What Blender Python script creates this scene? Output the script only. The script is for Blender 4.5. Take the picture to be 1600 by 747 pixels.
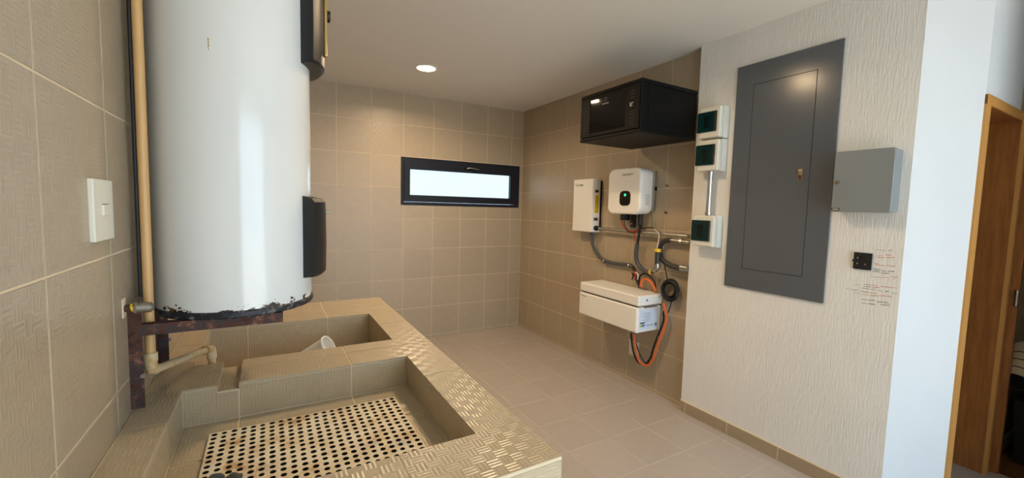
import bpy, bmesh, math, random
from mathutils import Vector, Matrix
random.seed(7)
for _o in list(bpy.data.objects): bpy.data.objects.remove(_o)
scn = bpy.context.scene
C = scn.collection
# ------------------------------------------------------------------ camera
FPX, YAW, PITCH, ROLL = 656.98, 0.525, 0.0758, 0.0261
CAM = Vector((-2.7217, -4.4917, 1.4926))
cy, sy, cp, sp = math.cos(YAW), math.sin(YAW), math.cos(PITCH), math.sin(PITCH)
_f = Vector((sy*cp, cy*cp, -sp)); _r0 = Vector((cy, -sy, 0)); _u0 = _r0.cross(_f)
_r = math.cos(ROLL)*_r0 + math.sin(ROLL)*_u0
_u = -math.sin(ROLL)*_r0 + math.cos(ROLL)*_u0
cam = bpy.data.cameras.new('camera'); camo = bpy.data.objects.new('camera', cam); C.objects.link(camo)
cam.sensor_width = 36; cam.sensor_fit = 'HORIZONTAL'; cam.lens = FPX/1600*36; cam.clip_start = 0.02
_m = Matrix((_r, _u, -_f)).transposed().to_4x4(); _m.translation = CAM
camo.matrix_world = _m
scn.camera = camo
def at(px, py, ax, val):
    "point of the place seen at a photo pixel, on the plane axis = val (1600x747 frame)"
    d = (px-800)/FPX*_r - (py-373.5)/FPX*_u + _f
    t = (val-CAM[ax])/d[ax]
    return CAM + t*d
# ------------------------------------------------------------------ world, exposure
w = bpy.data.worlds.new('sky'); scn.world = w; w.use_nodes = True
bg = w.node_tree.nodes['Background']
bg.inputs[0].default_value = (0.62, 0.82, 1.0, 1); bg.inputs[1].default_value = 3.0
scn.view_settings.view_transform = 'Standard'; scn.view_settings.look = 'None'
scn.view_settings.gamma = 1; scn.view_settings.use_curve_mapping = False
scn.view_settings.exposure = 0.86
H = 2.661; P = 0.33
REAR = -6.4; OPEN = (-2.3, 0.30, 0.0, 2.35)      # wide patio opening in the rear wall
XL = -3.0395; XW = -0.055; XE = 2.4; YD = -3.832
sun = bpy.data.lights.new('sun', 'SUN'); sun.energy = 9; sun.angle = math.radians(0.6); sun.color = (1, .97, .92)
suno = bpy.data.objects.new('sun', sun); C.objects.link(suno); suno.rotation_euler = (math.radians(32), 0, math.radians(12))
def portal(name, loc, rot, sx, sy_):
    l = bpy.data.lights.new(name, 'AREA'); l.shape = 'RECTANGLE'; l.size = sx; l.size_y = sy_
    l.cycles.is_portal = True
    o = bpy.data.objects.new(name, l); C.objects.link(o); o.location = loc; o.rotation_euler = rot
portal('patio_portal', ((OPEN[0]+OPEN[1])/2, REAR-0.02, (OPEN[2]+OPEN[3])/2), (math.pi/2, 0, 0), OPEN[1]-OPEN[0], OPEN[3]-OPEN[2])
# ------------------------------------------------------------------ materials
def srgb(r, g, b):
    def c(v):
        v /= 255
        return v/12.92 if v <= 0.04045 else ((v+0.055)/1.055)**2.4
    return (c(r), c(g), c(b), 1)
def mat(name, col, rough=0.5, metal=0.0, spec=0.5, **kw):
    m = bpy.data.materials.new(name); m.use_nodes = True
    b = m.node_tree.nodes['Principled BSDF']
    b.inputs['Base Color'].default_value = col; b.inputs['Roughness'].default_value = rough
    b.inputs['Metallic'].default_value = metal; b.inputs['Specular IOR Level'].default_value = spec
    for k, v in kw.items(): b.inputs[k.replace('_', ' ')].default_value = v
    return m
class N:
    "tiny node-graph helper"
    def __init__(s, m): s.t = m.node_tree; s.b = s.t.nodes['Principled BSDF']
    def node(s, typ, **kw):
        n = s.t.nodes.new(typ)
        for k, v in kw.items(): setattr(n, k, v)
        return n
    def link(s, a, b): s.t.links.new(a, b)
    def math(s, op, a, b=None, c=None):
        n = s.node('ShaderNodeMath', operation=op)
        for i, v in enumerate((a, b, c)):
            if v is None: continue
            if isinstance(v, (int, float)): n.inputs[i].default_value = v
            else: s.link(v, n.inputs[i])
        return n.outputs[0]
    def coords(s, scale=(1, 1, 1)):
        tc = s.node('ShaderNodeTexCoord'); mp = s.node('ShaderNodeMapping'); mp.inputs['Scale'].default_value = scale
        s.link(tc.outputs['Object'], mp.inputs[0]); return mp.outputs[0]
    def noise(s, scale, detail=3, vec=None, rough=0.5):
        n = s.node('ShaderNodeTexNoise'); n.inputs['Scale'].default_value = scale
        n.inputs['Detail'].default_value = detail; n.inputs['Roughness'].default_value = rough
        if vec is not None: s.link(vec, n.inputs['Vector'])
        return n.outputs['Fac']
    def ramp(s, fac, stops):
        n = s.node('ShaderNodeValToRGB'); e = n.color_ramp.elements
        while len(e) < len(stops): e.new(0.5)
        for i, (p, c) in enumerate(stops): e[i].position = p; e[i].color = c
        s.link(fac, n.inputs[0]); return n.outputs[0]
    def mix(s, fac, a, b, blend='MIX'):
        n = s.node('ShaderNodeMix', data_type='RGBA', blend_type=blend)
        for i, v in ((0, fac), (6, a), (7, b)):
            if isinstance(v, (int, float)): n.inputs[i].default_value = v
            elif isinstance(v, tuple): n.inputs[i].default_value = v
            else: s.link(v, n.inputs[i])
        return n.outputs[2]
    def bump(s, h, strength, dist):
        n = s.node('ShaderNodeBump'); n.inputs['Strength'].default_value = strength; n.inputs['Distance'].default_value = dist
        s.link(h, n.inputs['Height']); s.link(n.outputs[0], s.b.inputs['Normal'])
    def color(s, c): s.link(c, s.b.inputs['Base Color'])
def tile_mat(name, col, var, rough, relief, wear=0.0):
    m = mat(name, col, rough, spec=0.5); g = N(m)
    v = g.coords()
    oi = g.node('ShaderNodeObjectInfo')
    f = g.math('MULTIPLY_ADD', oi.outputs['Random'], var, 1-var/2)
    n = g.noise(14, 4, v)
    f2 = g.math('MULTIPLY_ADD', n, 0.16, 0.92)
    k = g.math('MULTIPLY', f, f2)
    cc = g.node('ShaderNodeCombineXYZ')
    for i in range(3): g.link(k, cc.inputs[i])
    c = g.mix(1.0, col, cc.outputs[0], 'MULTIPLY')
    if wear:
        nn = g.noise(9, 5, v, 0.65)
        wf = g.ramp(nn, [(0.56, (0, 0, 0, 1)), (0.72, (wear, wear, wear, 1))])
        c = g.mix(wf, c, srgb(196, 186, 164))
    g.color(c)
    if relief:
        sx = g.node('ShaderNodeSeparateXYZ'); g.link(v, sx.inputs[0])
        b = 0.029
        a = g.math('DIVIDE', sx.outputs[0], b); d = g.math('DIVIDE', sx.outputs[1], b)
        par = g.math('MODULO', g.math('ABSOLUTE', g.math('ADD', g.math('FLOOR', a), g.math('FLOOR', d))), 2)
        sa = g.math('PINGPONG', g.math('MULTIPLY', a, 3.0), 0.5); sd = g.math('PINGPONG', g.math('MULTIPLY', d, 3.0), 0.5)
        mx = g.node('ShaderNodeMix', data_type='FLOAT'); g.link(par, mx.inputs[0]); g.link(sa, mx.inputs[2]); g.link(sd, mx.inputs[3])
        hh = g.math('SMOOTH_MAX', mx.outputs[0], 0.14, 0.10)
        hh = g.math('ADD', hh, g.math('MULTIPLY', g.noise(300, 2, v), 0.10))
        g.bump(hh, relief, 0.0019)
    else:
        g.bump(g.noise(160, 3, v), 0.08, 0.001)
    return m
M = {}
M['tile'] = tile_mat('wall_tile_glaze', srgb(172, 156, 132), 0.06, 0.30, 0.5)
M['tile_counter'] = tile_mat('counter_tile_glaze', srgb(186, 170, 142), 0.06, 0.27, 0.8, 0.35)
M['tile_floor'] = tile_mat('floor_tile_glaze', srgb(176, 166, 157), 0.05, 0.30, 0)
M['tile_base'] = tile_mat('skirting_tile_glaze', srgb(160, 142, 116), 0.05, 0.35, 0)
M['grout'] = mat('cream_grout', srgb(218, 201, 172), 0.9); g = N(M['grout']); g.bump(g.noise(400, 3, g.coords()), 0.3, 0.001)
M['grout_floor'] = mat('floor_grout', srgb(196, 185, 172), 0.9)
M['cement'] = mat('cement', srgb(150, 142, 126), 0.95); g = N(M['cement']); g.bump(g.noise(150, 4, g.coords()), 0.4, 0.002)
def plaster(name, col, strength):
    m = mat(name, col, 0.85); g = N(m)
    v = g.coords((1, 1, 0.10)); a = g.noise(130, 4, v, 0.6)
    v2 = g.coords((1, 1, 0.25)); b = g.noise(22, 3, v2, 0.5)
    g.bump(g.math('ADD', g.math('MULTIPLY', a, 0.9), g.math('MULTIPLY', b, 0.5)), strength, 0.0045)
    n = g.noise(3.0, 4, g.coords()); g.color(g.mix(g.ramp(n, [(0.3, (0, 0, 0, 1)), (0.7, (1, 1, 1, 1))]), col, tuple(x*0.965 for x in col[:3])+(1,)))
    return m
M['plaster'] = plaster('combed_white_plaster', srgb(224, 223, 219), 0.75)
M['plaster_smooth'] = plaster('smooth_white_paint', srgb(204, 207, 209), 0.10)
M['ceiling'] = mat('ceiling_paint', srgb(224, 221, 214), 0.9); g = N(M['ceiling']); g.bump(g.noise(60, 3, g.coords()), 0.06, 0.002)
M['enamel'] = mat('white_enamel', srgb(224, 226, 224), 0.16, Coat_Weight=0.3)
g = N(M['enamel']); v = g.coords(); sx = g.node('ShaderNodeSeparateXYZ'); g.link(v, sx.inputs[0])
edge = g.math('SUBTRACT', 1.0, g.math('DIVIDE', g.math('SUBTRACT', sx.outputs[2], 1.181), 0.030))
rn = g.math('ADD', g.math('MULTIPLY', g.noise(26, 4, g.coords((1, 1, 1.6)), 0.6), 1.35), g.math('MULTIPLY', edge, 0.34))
g.color(g.ramp(rn, [(0.985, srgb(224, 226, 224)), (1.0, srgb(196, 150, 96)), (1.02, srgb(92, 46, 26)), (1.1, srgb(48, 28, 22))]))
M['rim'] = mat('chipped_navy_paint', srgb(24, 26, 34), 0.5); g = N(M['rim'])
n1 = g.noise(55, 5, g.coords(), 0.7)
g.color(g.ramp(n1, [(0.40, srgb(20, 22, 30)), (0.55, srgb(34, 38, 48)), (0.62, srgb(118, 116, 112)), (0.68, srgb(96, 58, 34))]))
M['rust'] = mat('rusty_painted_steel', srgb(70, 45, 35), 0.7, 0.3); g = N(M['rust'])
n1 = g.noise(24, 6, g.coords((1, 2.5, 1)), 0.7)
g.color(g.ramp(n1, [(0.34, srgb(34, 26, 26)), (0.45, srgb(92, 54, 38)), (0.53, srgb(58, 58, 64)), (0.61, srgb(122, 72, 46)), (0.68, srgb(150, 140, 130))]))
g.bump(n1, 0.4, 0.002)
M['rust_spot'] = mat('rust_stain', srgb(176, 134, 52), 0.8)
M['black_plastic'] = mat('black_plastic', srgb(24, 26, 30), 0.42)
M['black_metal'] = mat('black_powder_coat', srgb(9, 9, 10), 0.5, spec=0.15)
M['black_glass'] = mat('smoked_glass', srgb(7, 8, 9), 0.05, spec=0.4)
M['black_rubber'] = mat('black_rubber', srgb(18, 18, 20), 0.55)
M['alu_black'] = mat('black_window_aluminium', srgb(22, 23, 32), 0.45, spec=0.3)
M['white_plastic'] = mat('white_plastic', srgb(226, 224, 218), 0.4)
M['white_coat'] = mat('white_powder_coat', srgb(236, 233, 226), 0.38)
M['cup_white'] = mat('bright_white_plastic', srgb(246, 246, 244), 0.35)
M['plate'] = mat('white_plate_plastic', srgb(222, 220, 206), 0.35)
M['pvc'] = mat('tan_pvc', srgb(206, 164, 108), 0.42)
M['pvc_old'] = mat('pale_tan_pvc', srgb(212, 190, 150), 0.5); g = N(M['pvc_old'])
g.color(g.ramp(g.noise(30, 4, g.coords(), 0.6), [(0.5, srgb(214, 192, 152)), (0.7, srgb(196, 150, 84))]))
M['glue'] = mat('amber_pipe_glue', srgb(190, 140, 60), 0.45)
M['teal_glass'] = mat('teal_smoked_cover', srgb(8, 42, 44), 0.08, spec=0.5)
M['teal_dark'] = mat('breaker_behind_cover', srgb(4, 24, 26), 0.2)
M['brk_body'] = mat('light_grey_plastic', srgb(214, 214, 204), 0.45)
M['panel_grey'] = mat('dark_grey_enamel', srgb(88, 93, 99), 0.2)
M['panel_gap'] = mat('panel_gap_shadow', srgb(22, 23, 25), 0.8)
M['key_grey'] = mat('mid_grey_enamel', srgb(126, 132, 134), 0.4)
M['chrome'] = mat('chrome', srgb(205, 205, 205), 0.18, 1.0)
M['galv'] = mat('galvanised_steel', srgb(170, 168, 160), 0.35, 0.9)
M['brass'] = mat('brass', srgb(190, 160, 100), 0.3, 1.0)
M['flex'] = mat('grey_flex_conduit', srgb(72, 75, 80), 0.42); g = N(M['flex'])
wv = g.node('ShaderNodeTexWave'); wv.inputs['Scale'].default_value = 60; g.link(g.coords(), wv.inputs['Vector']); g.bump(wv.outputs['Fac'], 0.2, 0.002)
M['dark_conduit'] = mat('dark_grey_conduit', srgb(54, 53, 53), 0.5)
M['orange'] = mat('orange_cable', srgb(206, 104, 50), 0.45)
M['red'] = mat('red_wire', srgb(190, 44, 40), 0.45)
M['green_wire'] = mat('green_wire', srgb(50, 110, 60), 0.45)
M['white_wire'] = mat('white_wire', srgb(222, 206, 186), 0.45)
M['yellow'] = mat('yellow_tape', srgb(226, 186, 30), 0.5)
M['yellow_label'] = mat('yellow_warning_label', srgb(232, 198, 30), 0.5)
M['label_blue'] = mat('pale_blue_label', srgb(206, 218, 236), 0.5)
M['ink_black'] = mat('black_ink', srgb(52, 54, 58), 0.7)
M['ink_grey'] = mat('grey_print', srgb(120, 122, 124), 0.6)
M['ink_logo'] = mat('dark_green_logo', srgb(58, 70, 52), 0.5)
M['hole'] = mat('hole_shade_black', srgb(16, 14, 12), 0.9)  # shade inside the washboard holes, put into the colour of their walls
M['ink_red'] = mat('red_ink', srgb(206, 124, 112), 0.7)
M['ink_faint'] = mat('faint_grey_ink', srgb(150, 152, 154), 0.7)
M['teal_ink'] = mat('teal_print', srgb(30, 120, 130), 0.5)
M['lime_ink'] = mat('yellow_green_print', srgb(190, 200, 50), 0.5)
M['blue_ink'] = mat('blue_print', srgb(30, 110, 180), 0.5)
M['green_ink'] = mat('green_print', srgb(60, 140, 80), 0.5)
M['wood'] = mat('varnished_wood', srgb(150, 92, 40), 0.4); g = N(M['wood'])
g.color(g.ramp(g.noise(9, 5, g.coords((6, 6, 0.5)), 0.6), [(0.3, srgb(128, 76, 34)), (0.7, srgb(164, 104, 50))]))
M['wood_edge'] = mat('pale_wood_casing', srgb(190, 138, 74), 0.42)
M['wood_floor'] = mat('brown_wood_floor', srgb(108, 72, 44), 0.3); g = N(M['wood_floor'])
g.color(g.ramp(g.noise(6, 5, g.coords((1, 8, 1)), 0.6), [(0.3, srgb(92, 58, 34)), (0.7, srgb(128, 88, 54))]))
M['beige_wall'] = mat('beige_paint', srgb(188, 170, 142), 0.9)
M['mat_roll'] = mat('cream_roll', srgb(206, 186, 156), 0.8)
M['concrete_board'] = mat('stained_cream_washboard', srgb(212, 196, 166), 0.75); g = N(M['concrete_board'])
na = g.noise(16, 5, g.coords(), 0.7); nb = g.noise(7, 4, g.coords(), 0.6)
c1 = g.ramp(na, [(0.42, srgb(234, 224, 200)), (0.58, srgb(220, 200, 164)), (0.72, srgb(176, 134, 84))])
g.color(g.mix(g.ramp(nb, [(0.60, (0, 0, 0, 1)), (0.72, (0.6, 0.6, 0.6, 1))]), c1, srgb(186, 184, 190))); g.bump(na, 0.25, 0.002)
M['stone'] = mat('dark_pumice', srgb(70, 70, 72), 0.7); g = N(M['stone']); g.bump(g.noise(120, 4, g.coords()), 0.5, 0.003)
M['patio'] = mat('pale_patio', srgb(200, 196, 188), 0.9)
def emis(name, col, s):
    m = bpy.data.materials.new(name); m.use_nodes = True; t = m.node_tree; t.nodes.clear()
    e = t.nodes.new('ShaderNodeEmission'); o = t.nodes.new('ShaderNodeOutputMaterial'); t.links.new(e.outputs[0], o.inputs[0])
    e.inputs[0].default_value = col; e.inputs[1].default_value = s; return m
M['lamp_glow'] = emis('warm_diffuser', (1, 0.62, 0.28, 1), 22)
M['led'] = emis('green_led', (0.05, 1, 0.35, 1), 1.2)
# frosted window pane: tinted privacy glass that lets the sky through
m = bpy.data.materials.new('frosted_pane'); m.use_nodes = True; t = m.node_tree; t.nodes.clear()
tr = t.nodes.new('ShaderNodeBsdfTransparent'); tr.inputs[0].default_value = (0.53, 0.525, 0.50, 1)
gl = t.nodes.new('ShaderNodeBsdfGlossy'); gl.inputs['Roughness'].default_value = 0.1
ms = t.nodes.new('ShaderNodeMixShader'); ms.inputs[0].default_value = 0.04; o_ = t.nodes.new('ShaderNodeOutputMaterial')
t.links.new(tr.outputs[0], ms.inputs[1]); t.links.new(gl.outputs[0], ms.inputs[2]); t.links.new(ms.outputs[0], o_.inputs[0]); M['pane'] = m
# ------------------------------------------------------------------ helpers
WM = {}
def world(o): return WM.get(o.name, Matrix.Identity(4))
def adopt(o, parent):
    if parent is not None:
        o.parent = parent; o.matrix_parent_inverse = world(parent).inverted()
def tag(o, label=None, cat=None, group=None, kind=None):
    if label: o['label'] = label
    if cat: o['category'] = cat
    if group: o['group'] = group
    if kind: o['kind'] = kind
    return o
def empty(name, loc, label=None, cat=None, group=None, kind=None):
    o = bpy.data.objects.new(name, None); C.objects.link(o); o.location = loc; o.empty_display_size = 0.05
    WM[o.name] = Matrix.Translation(Vector(loc)); return tag(o, label, cat, group, kind)
def link(name, me, matl, parent=None, M4=None):
    o = bpy.data.objects.new(name, me); C.objects.link(o)
    if matl is not None and not me.materials: me.materials.append(M[matl] if isinstance(matl, str) else matl)
    adopt(o, parent)
    if M4 is not None: o.matrix_basis = M4; WM[o.name] = M4
    return o
def obj(name, bm, matl, parent=None, smooth=False, sharp=35):
    me = bpy.data.meshes.new(name); bmesh.ops.recalc_face_normals(bm, faces=bm.faces[:])
    if smooth:
        for f in bm.faces: f.smooth = True
        for e in bm.edges:
            if len(e.link_faces) == 2 and e.calc_face_angle(0) > math.radians(sharp): e.smooth = False
    bm.to_mesh(me); bm.free()
    o = link(name, me, matl, parent)
    if smooth:
        wn = o.modifiers.new('weighted_normals', 'WEIGHTED_NORMAL'); wn.keep_sharp = True; wn.weight = 100
    return o
# frames: columns are local x (viewer's right), local y (up), local z (out of the surface)
FR = {'R': ((0, -1, 0), (0, 0, 1), (-1, 0, 0)), 'B': ((1, 0, 0), (0, 0, 1), (0, -1, 0)),
      'L': ((0, 1, 0), (0, 0, 1), (1, 0, 0)), 'U': ((1, 0, 0), (0, 1, 0), (0, 0, 1)),
      'F': ((-1, 0, 0), (0, 0, 1), (0, 1, 0)), 'D': ((1, 0, 0), (0, -1, 0), (0, 0, -1))}
def fmat(fr, o=(0, 0, 0)):
    m = Matrix(FR[fr]).transposed().to_4x4(); m.translation = Vector(o); return m
def box(bm, x0, x1, y0, y1, z0, z1, r=0, seg=2, M4=None):
    g = bmesh.ops.create_cube(bm, size=1)
    vs = g['verts']
    mm = Matrix.Translation(((x0+x1)/2, (y0+y1)/2, (z0+z1)/2)) @ Matrix.Diagonal((abs(x1-x0), abs(y1-y0), abs(z1-z0), 1))
    bmesh.ops.transform(bm, matrix=mm, verts=vs)
    if r > 0:
        es = list({e for v in vs for e in v.link_edges})
        res = bmesh.ops.bevel(bm, geom=es, offset=r, segments=seg, affect='EDGES', profile=0.5)
        vs = list({v for f in res['faces'] for v in f.verts} | {v for v in vs if v.is_valid})
    if M4 is not None: bmesh.ops.transform(bm, matrix=M4, verts=vs)
    return vs
def fbox(bm, fr, org, u0, u1, v0, v1, n0, n1, r=0, seg=2): return box(bm, u0, u1, v0, v1, n0, n1, r, seg, fmat(fr, org))
def B(name, matl, parent, *a, r=0, seg=2, smooth=None):
    bm = bmesh.new(); box(bm, *a, r=r, seg=seg); return obj(name, bm, matl, parent, r > 0 if smooth is None else smooth)
def FB(name, matl, parent, fr, org, *a, r=0, seg=2):
    bm = bmesh.new(); fbox(bm, fr, org, *a, r=r, seg=seg); return obj(name, bm, matl, parent, r > 0)
def loft(bm, rings, cap=True):
    vr = [[bm.verts.new(p) for p in ring] for ring in rings]; n = len(vr[0])
    for a, b in zip(vr, vr[1:]):
        for i in range(n): bm.faces.new((a[i], a[(i+1) % n], b[(i+1) % n], b[i]))
    if cap: bm.faces.new(vr[0][::-1]); bm.faces.new(vr[-1])
    return vr
def rr(u0, u1, v0, v1, rad, seg=6):
    out = []
    for cx, cy_, a0 in ((u1-rad, v1-rad, 0), (u0+rad, v1-rad, 90), (u0+rad, v0+rad, 180), (u1-rad, v0+rad, 270)):
        for k in range(seg+1):
            a = math.radians(a0+90*k/seg); out.append((cx+rad*math.cos(a), cy_+rad*math.sin(a)))
    return out
def rplate(bm, fr, org, u0, u1, v0, v1, rad, n0, n1, edge=0.0, seg=6, es=3):
    "rounded-rectangle slab, its front edge rounded by `edge`"
    m = fmat(fr, org); rings = []
    steps = [(n0, 0)] + ([(n1-edge*(1-math.sin(a)), edge*(1-math.cos(a))) for a in [math.pi/2*k/es for k in range(es+1)]] if edge else [(n1, 0)])
    for n, i in steps:
        rings.append([m @ Vector((u, v, n)) for u, v in rr(u0+i, u1-i, v0+i, v1-i, max(rad-i, 0.0005), seg)])
    loft(bm, rings)
def RP(name, matl, parent, *a, **k):
    bm = bmesh.new(); rplate(bm, *a, **k); return obj(name, bm, matl, parent, True)
def cyl(bm, p0, p1, r0, r1=None, seg=20, cap=True):
    p0, p1 = Vector(p0), Vector(p1); r1 = r0 if r1 is None else r1
    d = (p1-p0).normalized(); a = d.orthogonal().normalized(); b = d.cross(a)
    rings = []
    for p, r in ((p0, r0), (p1, r1)):
        rings.append([p + r*(math.cos(2*math.pi*k/seg)*a + math.sin(2*math.pi*k/seg)*b) for k in range(seg)])
    loft(bm, rings, cap)
def CY(name, matl, parent, p0, p1, r0, r1=None, seg=20):
    bm = bmesh.new(); cyl(bm, p0, p1, r0, r1, seg); return obj(name, bm, matl, parent, True)
def spline(pts, sub=6):
    pts = [Vector(p) for p in pts]
    if len(pts) < 3: return pts
    q = [2*pts[0]-pts[1]] + pts + [2*pts[-1]-pts[-2]]; out = []
    for i in range(1, len(q)-2):
        p0, p1, p2, p3 = q[i-1:i+3]
        for k in range(sub):
            t = k/sub
            out.append(0.5*((2*p1)+(p2-p0)*t+(2*p0-5*p1+4*p2-p3)*t*t+(3*p1-p0-3*p2+p3)*t**3))
    return out+[pts[-1]]
def tube(bm, pts, r, seg=8, sub=6):
    pts = spline(pts, sub); rings = []; a = None
    for i, p in enumerate(pts):
        d = (pts[min(i+1, len(pts)-1)]-pts[max(i-1, 0)]).normalized()
        if a is None: a = d.orthogonal().normalized()
        a = (a-d*a.dot(d)).normalized(); b = d.cross(a)
        rings.append([p+r*(math.cos(2*math.pi*k/seg)*a+math.sin(2*math.pi*k/seg)*b) for k in range(seg)])
    loft(bm, rings)
def TU(name, matl, parent, pts, r, seg=8, sub=6):
    bm = bmesh.new(); tube(bm, pts, r, seg, sub); return obj(name, bm, matl, parent, True, 60)
def lathe(bm, prof, c, seg=32, M4=None):
    rings = []
    for r, z in prof:
        ring = [Vector((r*math.cos(2*math.pi*k/seg), r*math.sin(2*math.pi*k/seg), z)) for k in range(seg)]
        rings.append([(M4 @ p if M4 else p+Vector(c)) for p in ring])
    loft(bm, rings)
def text(name, body, size, fr, pos, matl, parent, depth=0.0004, italic=0, align='LEFT'):
    cu = bpy.data.curves.new(name, 'FONT'); cu.body = body; cu.size = size; cu.extrude = depth; cu.shear = italic; cu.align_x = align
    o = bpy.data.objects.new(name+'_tmp', cu); C.objects.link(o)
    dg = bpy.context.evaluated_depsgraph_get(); me = bpy.data.meshes.new_from_object(o.evaluated_get(dg))
    bpy.data.objects.remove(o); me.transform(fmat(fr, pos)); me.name = name; me.materials.clear()
    return link(name, me, matl, parent)
# ------------------------------------------------------------------ tiles
TT = 0.007; GAP = 0.0044
_tm = {}
def rect_sub(r, h):
    (a, b, c, d), (e, f, g_, i) = r, h
    if e >= b or f <= a or g_ >= d or i <= c: return [r]
    out = []
    if e > a: out.append((a, e, c, d))
    if f < b: out.append((f, b, c, d))
    l, rr_ = max(a, e), min(b, f)
    if g_ > c: out.append((l, rr_, c, g_))
    if i < d: out.append((l, rr_, i, d))
    return out
def tile_mesh(rects, matl):
    key = (matl, tuple(tuple(round(x, 4) for x in r) for r in rects))
    if key in _tm: return _tm[key]
    me = bpy.data.meshes.new('tile'); vs = []; fs = []; c = 0.0012
    for (a, b, d, e) in rects:
        k = len(vs); i = c if len(rects) == 1 else 0.0
        for (u0, u1, v0, v1, z) in ((a, b, d, e, -TT), (a, b, d, e, -i), (a+i, b-i, d+i, e-i, 0)):
            vs += [(u0, v0, z), (u1, v0, z), (u1, v1, z), (u0, v1, z)]
        for lo in ((0, 4) if i else (0,)):
            hi = lo+4 if i else 8
            for q in range(4): fs.append((k+lo+q, k+lo+(q+1) % 4, k+hi+(q+1) % 4, k+hi+q))
        fs.append((k+8, k+9, k+10, k+11)); fs.append((k+3, k+2, k+1, k))
    me.from_pydata(vs, [], fs); me.update(); me.materials.append(M[matl]); _tm[key] = me
    return me
def tiles(parent, fr, org, us, vs, matl='tile', holes=(), keep=None):
    us = sorted(us); vs = sorted(vs); F = fmat(fr, org); h = GAP/2; n = 0
    for u0, u1 in zip(us, us[1:]):
        for v0, v1 in zip(vs, vs[1:]):
            if u1-u0 < 0.012 or v1-v0 < 0.008: continue
            cu, cv = (u0+u1)/2, (v0+v1)/2
            if keep and not keep(cu, cv): continue
            rs = [(u0+h, u1-h, v0+h, v1-h)]
            for hh in holes: rs = [q for r_ in rs for q in rect_sub(r_, hh)]
            rs = [r_ for r_ in rs if r_[1]-r_[0] > 0.004 and r_[3]-r_[2] > 0.004]
            if not rs: continue
            rs = [(a-cu, b-cu, c-cv, d-cv) for a, b, c, d in rs]
            o = link('tile', tile_mesh(rs, matl), None, parent, F @ Matrix.Translation((cu, cv, 0))); n += 1
    return n
def lines(a, b, first, step=P):
    "a, b and every grout line first + k*step between them"
    out = [a, b]; k = math.ceil((a-first)/step-1e-6)
    while first+k*step < b-1e-6:
        if first+k*step > a+1e-6: out.append(first+k*step)
        k += 1
    return sorted(set(round(x, 5) for x in out))
ZL = [0, 0.0214]+[0.0214+P*k for k in range(1, 9)]
ZL[-1] = H
XG, YG = -0.1565, -0.2242
# ------------------------------------------------------------------ room shell
def poly(name, pts, z0, z1, matl, parent=None, kind='structure'):
    bm = bmesh.new(); loft(bm, [[Vector((x, y, z)) for x, y in pts] for z in (z0, z1)])
    o = obj(name, bm, matl, parent); return tag(o, kind=kind) if parent is None else o
floor = B('floor', 'grout_floor', None, XL-0.2, XE+0.2, REAR-0.2, 0.25, -0.12, -0.0016); tag(floor, kind='structure')
CX0, CX1, CY0, CY1, ZC = XL, -2.152, -3.764, -1.935, 0.932     # laundry counter block
def fkeep(x, y):
    if x < CX1-0.02 and CY0 < y < CY1: return False
    if x > 0.10 and -3.70 < y < -2.52: return False
    if x > 0.4 and y < -4.6: return False
    if x > 0.02 and y > -2.5: return False
    if x > 0.02 and y > YD and not (0.3 < x < 0.9 and y > -3.9): return False
    return y > -5.6
tiles(floor, 'U', (0, 0, 0), lines(XL, 0.98, XG), lines(-5.6, 0, YG), 'tile_floor', keep=fkeep,
      holes=[(-0.067, 0.3, -3.69, -2.50), (CX0, CX1, CY0, CY1)])
wood = B('floor_wood', 'wood_floor', None, 0.99, XE, -4.42, YD, -0.003, 0.001); tag(wood, kind='structure')
ceiling = B('ceiling', 'ceiling', None, XL-0.2, XE+0.2, REAR-0.2, 0.25, H, H+0.15); tag(ceiling, kind='structure')
# back wall with the strip window
WX0, WX1, WZ0, WZ1 = -1.503, -0.040, 1.486, 1.996
bm = bmesh.new()
for a in ((XL-0.2, WX0, 0.0016, 0.2, 0, H), (WX1, 0.2, 0.0016, 0.2, 0, H), (WX0, WX1, 0.0016, 0.2, 0, WZ0), (WX0, WX1, 0.0016, 0.2, WZ1, H)): box(bm, *a)
wall_back = tag(obj('wall_back', bm, 'grout'), kind='structure')
tiles(wall_back, 'B', (0, 0, 0), lines(XL, 0, XG), ZL, 'tile', holes=[(WX0, WX1, WZ0, WZ1)])
# right tiled wall
wall_right = tag(B('wall_right', 'grout', None, 0.0016, 0.2, -2.6, 0.003, 0, H), kind='structure')
tiles(wall_right, 'R', (0, 0, 0), lines(0, 2.492, -YG), ZL, 'tile')
# left tiled wall
wall_left = tag(B('wall_left', 'grout', None, XL-0.2, XL-0.0016, REAR, 0.003, 0, H), kind='structure')
tiles(wall_left, 'L', (XL, 0, 0), lines(-4.9, 0, -3.1929), [0, 0.0371, 0.3671, 0.6971, 1.0271, 1.3571, 1.6871, 2.0171, 2.3471, H], 'tile',
      keep=lambda u, v: not (v < 0.92 and CY0 < u < CY1 and v < ZC-0.3))
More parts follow.
